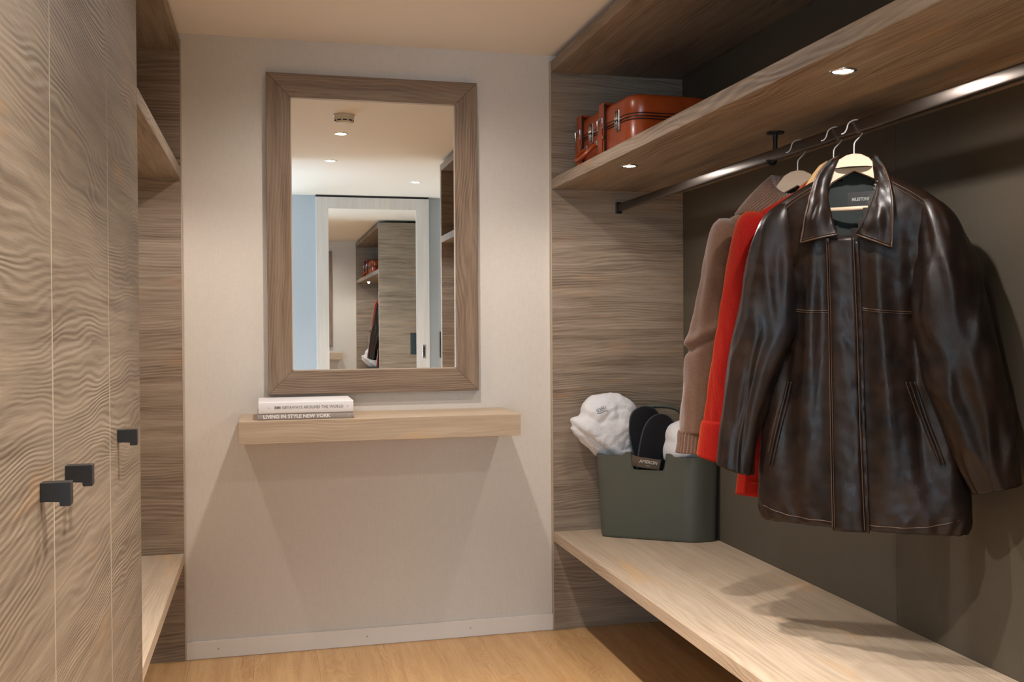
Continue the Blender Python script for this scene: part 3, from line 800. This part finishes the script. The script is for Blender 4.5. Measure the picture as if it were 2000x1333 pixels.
body_rows = [(1.668, -.052, .048, .006, .040), (1.650, -.082, .076, .004, .043), (1.625, -.132, .122, 0, .046), (1.595, -.180, .172, 0, .049), (1.572, -.208, .200, 0, .051), (1.545, -.216, .214, 0, .053), (1.50, -.208, .210, 0, .055), (1.40, -.185, .198, 0, .057), (1.30, -.178, .196, 0, .058), (1.18, -.196, .214, 0, .060), (1.03, -.226, .244, 0, .062), (.90, -.240, .258, 0, .064), (.80, -.236, .262, 0, .066), (.762, -.226, .250, 0, .064)]
def jfold(x, v, a):
    k_ = min(1, max(0, (1.57-v)/.30)); low = min(1, max(0, (1.30-v)/.25))
    # broad hanging folds, drifting outwards towards the hem
    q = (x+.02)*(1-.22*low)
    d = .016*k_*N3(q*9.0, 3.1, v*1.1) + .009*k_*N3(q*21+v*1.5, 7.7, v*2.4)
    rid = 1-abs(N3(q*13+.8*N3(x*3, v*3, 1), 1.9, v*1.5))*2.6          # sharp ridges between soft valleys
    d += .007*low*max(0, rid)
    # long folds falling beside the placket
    for x0, w_, am in ((-.105-.05*(1.2-v), .020, .016), (.075+.07*(1.2-v), .022, .017), (-.165, .018, -.013), (.150+.05*(1.2-v), .018, -.015), (-.072, .010, -.008), (.045, .010, -.008)):
        d += am*k_*math.exp(-((x-x0)/w_)**2)*min(1, max(0, (v-.84)/.2))
    # puckers pulling from the armholes
    for sx in (-1, 1):
        u_ = (x*sx-.16)/.05; 
        if abs(u_) < 2.5: d += .005*math.exp(-u_*u_)*math.sin(v*70+sx)*max(0, 1-abs(v-1.40)/.16)
    if v < .80: d += .0035*math.sin(a*23)+.002*N3(x*60, 0, v*30)
    d += .0024*N3(x*44, v*34, 5) + .0012*N3(x*90, v*70, 5)
    return d*.9
def jfront(x, v):
    l_, r_, yc, hy = interp(body_rows, v); uc, hu = (l_+r_)/2, (r_-l_)/2
    s = max(-1, min(1, (x-uc)/hu)); ca = math.copysign(abs(s)**(1/.85), s); sa = math.sqrt(max(0, 1-ca*ca))
    return yc-hy*sa**.85 - jfold(x, v, math.acos(ca))
def neck_keep(c_):
    v = c_.z+ZG
    if c_.y < -.004 and v > 1.492:
        hw = .014+(v-1.492)*.46
        return not (-.012-hw < c_.x < -.012+hw)
    return True
o = obj('body', cloth_tube(body_rows, 110, 120, jfold, neck_keep), LEATHER, J, smooth=True, local=True)
def sleeve(rows, name, mat, parent, seed, amp=.007, nv=80, ns=48, vslope=0, ribs=None, n1=10, label=None, wr2=False):
    def fo(x, v, a):
        k_ = min(1, max(.15, (rows[0][0]-v)/.15))
        if wr2: 
            return amp*k_*(N3(a*1.0+seed, math.sin(a), v*2.0)+.9*N3(math.cos(a)*1.8+seed, math.sin(a)*1.8+v*2, v*6+math.cos(a)*1.2)) + .0065*k_*max(0, 1-abs(N3(math.cos(a)*1.5+seed*2, v*5.5+.9*math.sin(a*1+seed), 4.4))*3.2) + (ribs(v, a) if ribs else 0)
        d = amp*k_*N3(a*1.1+seed, math.sin(a)*1.1+v*2.2, v*n1*.45) + amp*.6*k_*N3(math.cos(a)*2+seed, math.sin(a)*2, v*n1*1.7+math.cos(a)*1.5)
        if ribs: d += ribs(v, a)
        return d
    return obj(name, cloth_tube(rows, nv, ns, fo, vslope=vslope, ex=.95), mat, parent, smooth=True, local=True)
sleeve([(1.586, -.192, -.150, 0, .030), (1.570, -.214, -.145, 0, .042), (1.542, -.236, -.142, -.002, .051), (1.50, -.250, -.142, -.004, .055), (1.43, -.266, -.142, -.008, .058), (1.35, -.279, -.139, -.014, .059), (1.265, -.292, -.139, -.022, .059), (1.16, -.308, -.180, -.030, .058), (1.06, -.320, -.218, -.036, .052), (.965, -.331, -.244, -.042, .047), (.893, -.342, -.256, -.046, .043)], 'sleeve', LEATHER, J, 2.2, .009, 130, 72, vslope=-.35, wr2=True)
sleeve([(1.580, .150, .190, 0, .030), (1.562, .150, .214, 0, .042), (1.530, .150, .240, -.003, .051), (1.49, .152, .256, -.008, .055), (1.44, .152, .273, -.016, .058), (1.36, .150, .300, -.032, .060), (1.265, .148, .322, -.044, .060), (1.14, .176, .344, -.054, .058), (1.02, .215, .358, -.060, .052), (.94, .245, .368, -.062, .046), (.885, .275, .374, -.062, .042)], 'sleeve', LEATHER, J, 5.9, .010, 130, 72, vslope=.30, wr2=True)
# lining visible in the neck
bm = bmesh.new(); rows = []
for i in range(16):
    v = 1.690-.26*i/15; hw = .058+.045*min(1, max(0, (1.690-v)/.10))
    rows.append([(x*hw, .040-.062*abs(x)**2.2 - .012*(1.690-v)/.26, v-ZG) for x in [q/8-1 for q in range(17)]])
grid(bm, rows); o = obj('lining', bm, LINING, J, smooth=True, local=True); mod_solid(o, .003)
lb = obj('label_patch', B(-.020, .044, .0235, .0250, 1.572-ZG, 1.610-ZG), plain('label_black', srgb(16, 17, 18), .6), J, local=True)
text_obj('lettering', 'MILESTONE', .0118, plain('label_ink', srgb(150, 150, 140), .6), J, (.012, .0229, 1.591-ZG), (R(90), 0, 0), .0002, .70, .0002, 'CENTER')
# collar leaves
def leaf(inner, outer, yi, yo, seed):
    n = 22; I = smooth_path(inner, n); O = smooth_path(outer, n); bm = bmesh.new(); rows = []
    for i in range(n):
        s = i/(n-1); row = []
        for j in range(13):
            t = j/12; x = I[i][0]*(1-t)+O[i][0]*t; v = I[i][1]*(1-t)+O[i][1]*t
            y = (yi(s)*(1-t)+yo(s)*t) - .011*math.sin(math.pi*min(1, t*1.25))*(.4+.6*s)
            y += .007*N3(x*30+seed, v*24, 1.0) + .0045*N3(x*62+seed, v*50, 3.0)
            row.append((x, y, v-ZG))
        rows.append(row)
    grid(bm, rows); return bm, [r_[-1] for r_ in rows] + [rows[-1][k_] for k_ in range(11, -1, -1)]
Li = [(-.034, 1.700), (-.047, 1.662), (-.056, 1.625), (-.056, 1.590), (-.048, 1.555), (-.038, 1.522), (-.028, 1.497)]
Lo = [(-.036, 1.704), (-.066, 1.682), (-.086, 1.650), (-.096, 1.610), (-.103, 1.570), (-.112, 1.522), (-.119, 1.480)]
Ri = [(.045, 1.693), (.050, 1.655), (.055, 1.620), (.053, 1.590), (.043, 1.555), (.030, 1.520), (.014, 1.494)]
Ro = [(.047, 1.697), (.068, 1.672), (.084, 1.640), (.094, 1.605), (.100, 1.565), (.101, 1.510), (.098, 1.459)]
fi = lambda s: -.002-.062*min(1, s*1.25)**.8
fo_ = lambda s: .010-.080*min(1, s*1.35)**.75
for inn, out, sd_ in ((Li, Lo, 1.0), (Ri, Ro, 4.0)):
    bm, edge = leaf(inn, out, fi, fo_, sd_)
    o = obj('collar', bm, LEATHER, J, smooth=True, local=True); mod_solid(o, .004); 
    e2 = [Vector(p)+Vector((0, -.003, 0)) for p in edge]
    cmid = sum(e2, Vector())/len(e2)
    e3 = [p+(cmid-p).normalized()*.006 for p in e2]
    bm = bmesh.new(); tube(bm, e2, .0022, 6); tube(bm, e3, .0009, 5)
    obj('stitching', bm, SEAM, o, smooth=True, local=True)
# collar stand running round the back of the neck
bm = bmesh.new(); rows = []
for i in range(15):
    a = math.pi*i/14; rows.append([(.006-.047*math.cos(a), .002+.052*math.sin(a), v-ZG) for v in (1.640, 1.66, 1.68, 1.6975+.003*math.sin(a))])
grid(bm, rows); o = obj('collar_stand', bm, LEATHER, J, smooth=True, local=True); mod_solid(o, .004)
# placket
bm = bmesh.new(); rows = []
for i in range(80):
    t = i/79; v = 1.488-(1.488-.757)*t; a = -.057+.015*t; b_ = .007+.026*t
    rows.append([(a+(b_-a)*j/8, jfront(a+(b_-a)*j/8, v)-.0055-.002*N3(v*30, j*.5, 2)-(.0 if 0 < j < 8 else -.003), v-ZG) for j in range(9)])
vv = grid(bm, rows); o = obj('placket', bm, LEATHER, J, smooth=True, local=True); mod_solid(o, .004)
def seamline(pts, off=.0015, r_=.0013, parent=J, n=40, dbl=None):
    P = smooth_path(pts, n); bm = bmesh.new()
    tube(bm, [(x, jfront(x, v)-off, v-ZG) for x, v in P], r_, 5)
    if dbl: tube(bm, [(x+dbl[0], jfront(x+dbl[0], v+dbl[1])-off, v+dbl[1]-ZG) for x, v in P], r_*.7, 5)
    obj('stitching', bm, SEAM, parent, smooth=True, local=True)
plk = o
seamline([(-.057, 1.487), (-.049, 1.1), (-.042, .765)], .0085, .0013, plk, 60, (.005, 0))
seamline([(.007, 1.487), (.020, 1.1), (.033, .762)], .0075, .0013, plk, 60)
# ruffled zip strip beside the placket
bm = bmesh.new(); rows = []
for i in range(140):
    t = i/139; v = 1.478-(1.478-.757)*t; a = .010+.025*t
    rows.append([(a+.010*j/3, jfront(a+.010*j/3, v)-.004-.003*N3(v*42, j*.4, 3)-.0015*N3(v*110, j, 3), v-ZG) for j in range(4)])
grid(bm, rows); o = obj('zip_tape', bm, LEATHER, J, smooth=True, local=True); mod_solid(o, .003)
seamline([(-.165, 1.313), (-.11, 1.308), (-.056, 1.307)], .0012, .0012, J, 24, (0, -.005))
seamline([(.014, 1.314), (.07, 1.306), (.150, 1.300)], .0012, .0012, J, 24, (0, -.005))
seamline([(-.098, 1.622), (-.15, 1.592), (-.195, 1.555)], .001, .0014, J, 20, (.006, -.006))
seamline([(.095, 1.622), (.15, 1.586), (.195, 1.546)], .001, .0014, J, 20, (-.006, -.006))
seamline([(-.228, .800), (-.15, .781), (-.05, .777), (.06, .776), (.16, .779), (.245, .800)], .001, .0011, J, 60)
for pts in (((-.156, 1.124), (-.178, 1.03), (-.204, .906)), ((.140, 1.130), (.168, 1.04), (.209, .931))):
    for dx in (-.004, .005):
        P = smooth_path(pts, 30); bm = bmesh.new()
        tube(bm, [(x+dx, jfront(x+dx, v)-.002, v-ZG) for x, v in P], .0045, 8, rv=[.0015+.003*math.sin(math.pi*min(1, max(0, i/29)))**.4 for i in range(30)])
        o = obj('pocket_welt', bm, LEATHER, J, smooth=True, local=True)
    P = smooth_path(pts, 30)
    seamline([(x-.013, v) for x, v in P[::6]], .001, .001, J, 24)

# --- red coat
k = NT('red_wool'); tcv = k.n('ShaderNodeTexCoord').outputs['Object']
nf = k.noise(tcv, 260, 3, .6)
k.l(k.mix(nf, srgb(156, 15, 8), srgb(104, 5, 5)), k.b.inputs['Base Color'])
k.b.inputs['Roughness'].default_value = .85; k.b.inputs['Specular IOR Level'].default_value = .15
k.b.inputs['Sheen Weight'].default_value = .3; k.b.inputs['Sheen Tint'].default_value = (1, .3, .08, 1); k.b.inputs['Sheen Roughness'].default_value = .5
sp = k.n('ShaderNodeSeparateXYZ'); k.l(tcv, sp.inputs[0])
wv = k.math('SINE', k.math('MULTIPLY', k.math('ADD', sp.outputs[0], sp.outputs[1]), 1900))
k.l(k.bump(k.math('ADD', nf, k.math('MULTIPLY', wv, .25)), .6, .0016), k.b.inputs['Normal'])
RED = k.m
C = empty('wool_coat', (1.45, Y2, ZG), 'bright red wool coat with turned-up cuffs hanging behind the leather jacket', 'coat', rz=-A_G)
cb = [(1.630, -.112, .095, .040, .028), (1.600, -.170, .150, .038, .030), (1.572, -.215, .190, .034, .032), (1.50, -.215, .20, .030, .034), (1.30, -.215, .20, .014, .038), (1.05, -.235, .21, .016, .038), (.803, -.268, .22, .016, .038)]
obj('body', cloth_tube(cb, 70, 80, lambda x, v, a: .006*N3(x*9, a, v*2.2)), RED, C, smooth=True, local=True)
sleeve([(1.582, -.235, -.205, .006, .012), (1.566, -.253, -.180, .004, .030), (1.53, -.267, -.172, .002, .038), (1.45, -.283, -.168, 0, .042), (1.35, -.300, -.175, -.002, .042), (1.18, -.326, -.215, -.004, .040), (1.05, -.346, -.246, -.006, .038), (.95, -.358, -.272, -.008, .037), (.905, -.366, -.282, -.008, .036)], 'sleeve', RED, C, 1.2, .006, vslope=-.25)
sleeve([(1.572, .170, .200, .014, .012), (1.54, .155, .220, .014, .030), (1.45, .150, .245, .008, .036), (1.25, .165, .27, 0, .036), (1.05, .195, .29, -.01, .034), (.93, .215, .30, -.014, .034)], 'sleeve', RED, C, 8.2, .006)
sleeve([(1.006, -.354, -.256, -.007, .0415), (.996, -.358, -.258, -.007, .0435), (.95, -.364, -.268, -.008, .0425), (.900, -.372, -.278, -.008, .041)], 'cuff', RED, C, 3.2, .002, 16, 40, vslope=-.25)
bm = bmesh.new(); rows = []
for i in range(25):
    a = 2*math.pi*i/24; c_, s_ = math.cos(a), math.sin(a)
    rows.append([(-.008-.063*c_-dx*c_, .040-.036*s_-dx*.5*s_, v-ZG-.045*max(0, s_)-.02*max(0, -c_*-1 if c_ < 0 else 0)) for dx, v in ((.0, 1.630), (-.004, 1.652), (.004, 1.658), (.018, 1.648), (.034, 1.632), (.036, 1.626))])
grid(bm, rows); o = obj('collar', bm, RED, C, smooth=True, local=True); mod_solid(o, .005)
bm = bmesh.new()
tube(bm, [(-.268+.05*i, .016-.041*math.sqrt(max(0, 1-((-.268+.05*i+.024)/.25)**2))-.002, .842-ZG) for i in range(1, 6)], .0022, 6)
obj('hem_seam', bm, RED, C, smooth=True, local=True)

# --- brown sweater
k = NT('brown_knit'); tcv = k.n('ShaderNodeTexCoord').outputs['Object']
nf = k.noise(tcv, 320, 3, .7)
k.l(k.mix(nf, srgb(130, 97, 76), srgb(70, 49, 38)), k.b.inputs['Base Color'])
k.b.inputs['Roughness'].default_value = .95; k.b.inputs['Specular IOR Level'].default_value = .1
k.b.inputs['Sheen Weight'].default_value = .4
k.l(k.bump(nf, .8, .002), k.b.inputs['Normal'])
KNIT = k.m
W = empty('knitted_sweater', (1.45, Y3, ZG), 'grey-brown knitted sweater with ribbed collar and cuffs, rearmost of the hanging clothes', 'sweater', rz=-A_G)
wb = [(1.630, -.115, .10, .012, .034), (1.600, -.160, .150, .012, .038), (1.572, -.205, .19, .012, .040), (1.50, -.205, .20, .012, .042), (1.30, -.20, .20, .012, .044), (1.05, -.205, .20, .012, .046), (.90, -.205, .20, .012, .046)]
obj('body', cloth_tube(wb, 60, 80, lambda x, v, a: .006*N3(x*9, a, v*2.4)+(.0015*math.sin(a*70) if v < .96 else 0)), KNIT, W, smooth=True, local=True)
def wr_(v, a):
    d = 0
    if v > 1.0: d += .010*math.exp(-((v-1.25-.03*math.cos(a))/.020)**2)*(math.cos(a) < .4) - .012*math.exp(-((v-1.225-.03*math.cos(a))/.012)**2)
    return d
sleeve([(1.582, -.228, -.200, .008, .012), (1.566, -.244, -.172, .006, .030), (1.53, -.257, -.165, .004, .040), (1.42, -.278, -.158, 0, .046), (1.27, -.305, -.175, -.004, .046), (1.14, -.326, -.212, -.008, .044), (1.03, -.338, -.240, -.010, .042), (.955, -.346, -.258, -.012, .040)], 'sleeve', KNIT, W, 4.4, .008, 90, 48, ribs=wr_)
sleeve([(1.572, .170, .200, .014, .012), (1.54, .155, .216, .014, .030), (1.40, .150, .235, .010, .038), (1.20, .165, .25, .006, .038), (1.0, .185, .265, 0, .036), (.93, .195, .27, 0, .034)], 'sleeve', KNIT, W, 7.7, .006)
sleeve([(.962, -.345, -.262, -.012, .036), (.952, -.347, -.263, -.012, .037), (.925, -.349, -.265, -.012, .037), (.896, -.354, -.267, -.012, .038)], 'cuff', KNIT, W, 3.2, .001, 12, 144, ribs=lambda v, a: .0022*math.sin(a*26))
bm = bmesh.new(); rows = []
for i in range(241):
    a = 2*math.pi*i/240; c_, s_ = math.cos(a), math.sin(a); rb = .0025*math.sin(a*60)
    rows.append([(-.006-(hx+rb)*c_, .012-(hy_+rb)*s_, v-ZG-.062*max(0, s_)*min(1, max(0, (v-1.59)/.08))) for hx, hy_, v in ((.056, .030, 1.655), (.056, .031, 1.690), (.068, .038, 1.697), (.095, .046, 1.676), (.128, .050, 1.645), (.158, .052, 1.612), (.172, .051, 1.594), (.166, .047, 1.590))])
grid(bm, rows); o = obj('collar', bm, KNIT, W, smooth=True, local=True); mod_solid(o, .005)
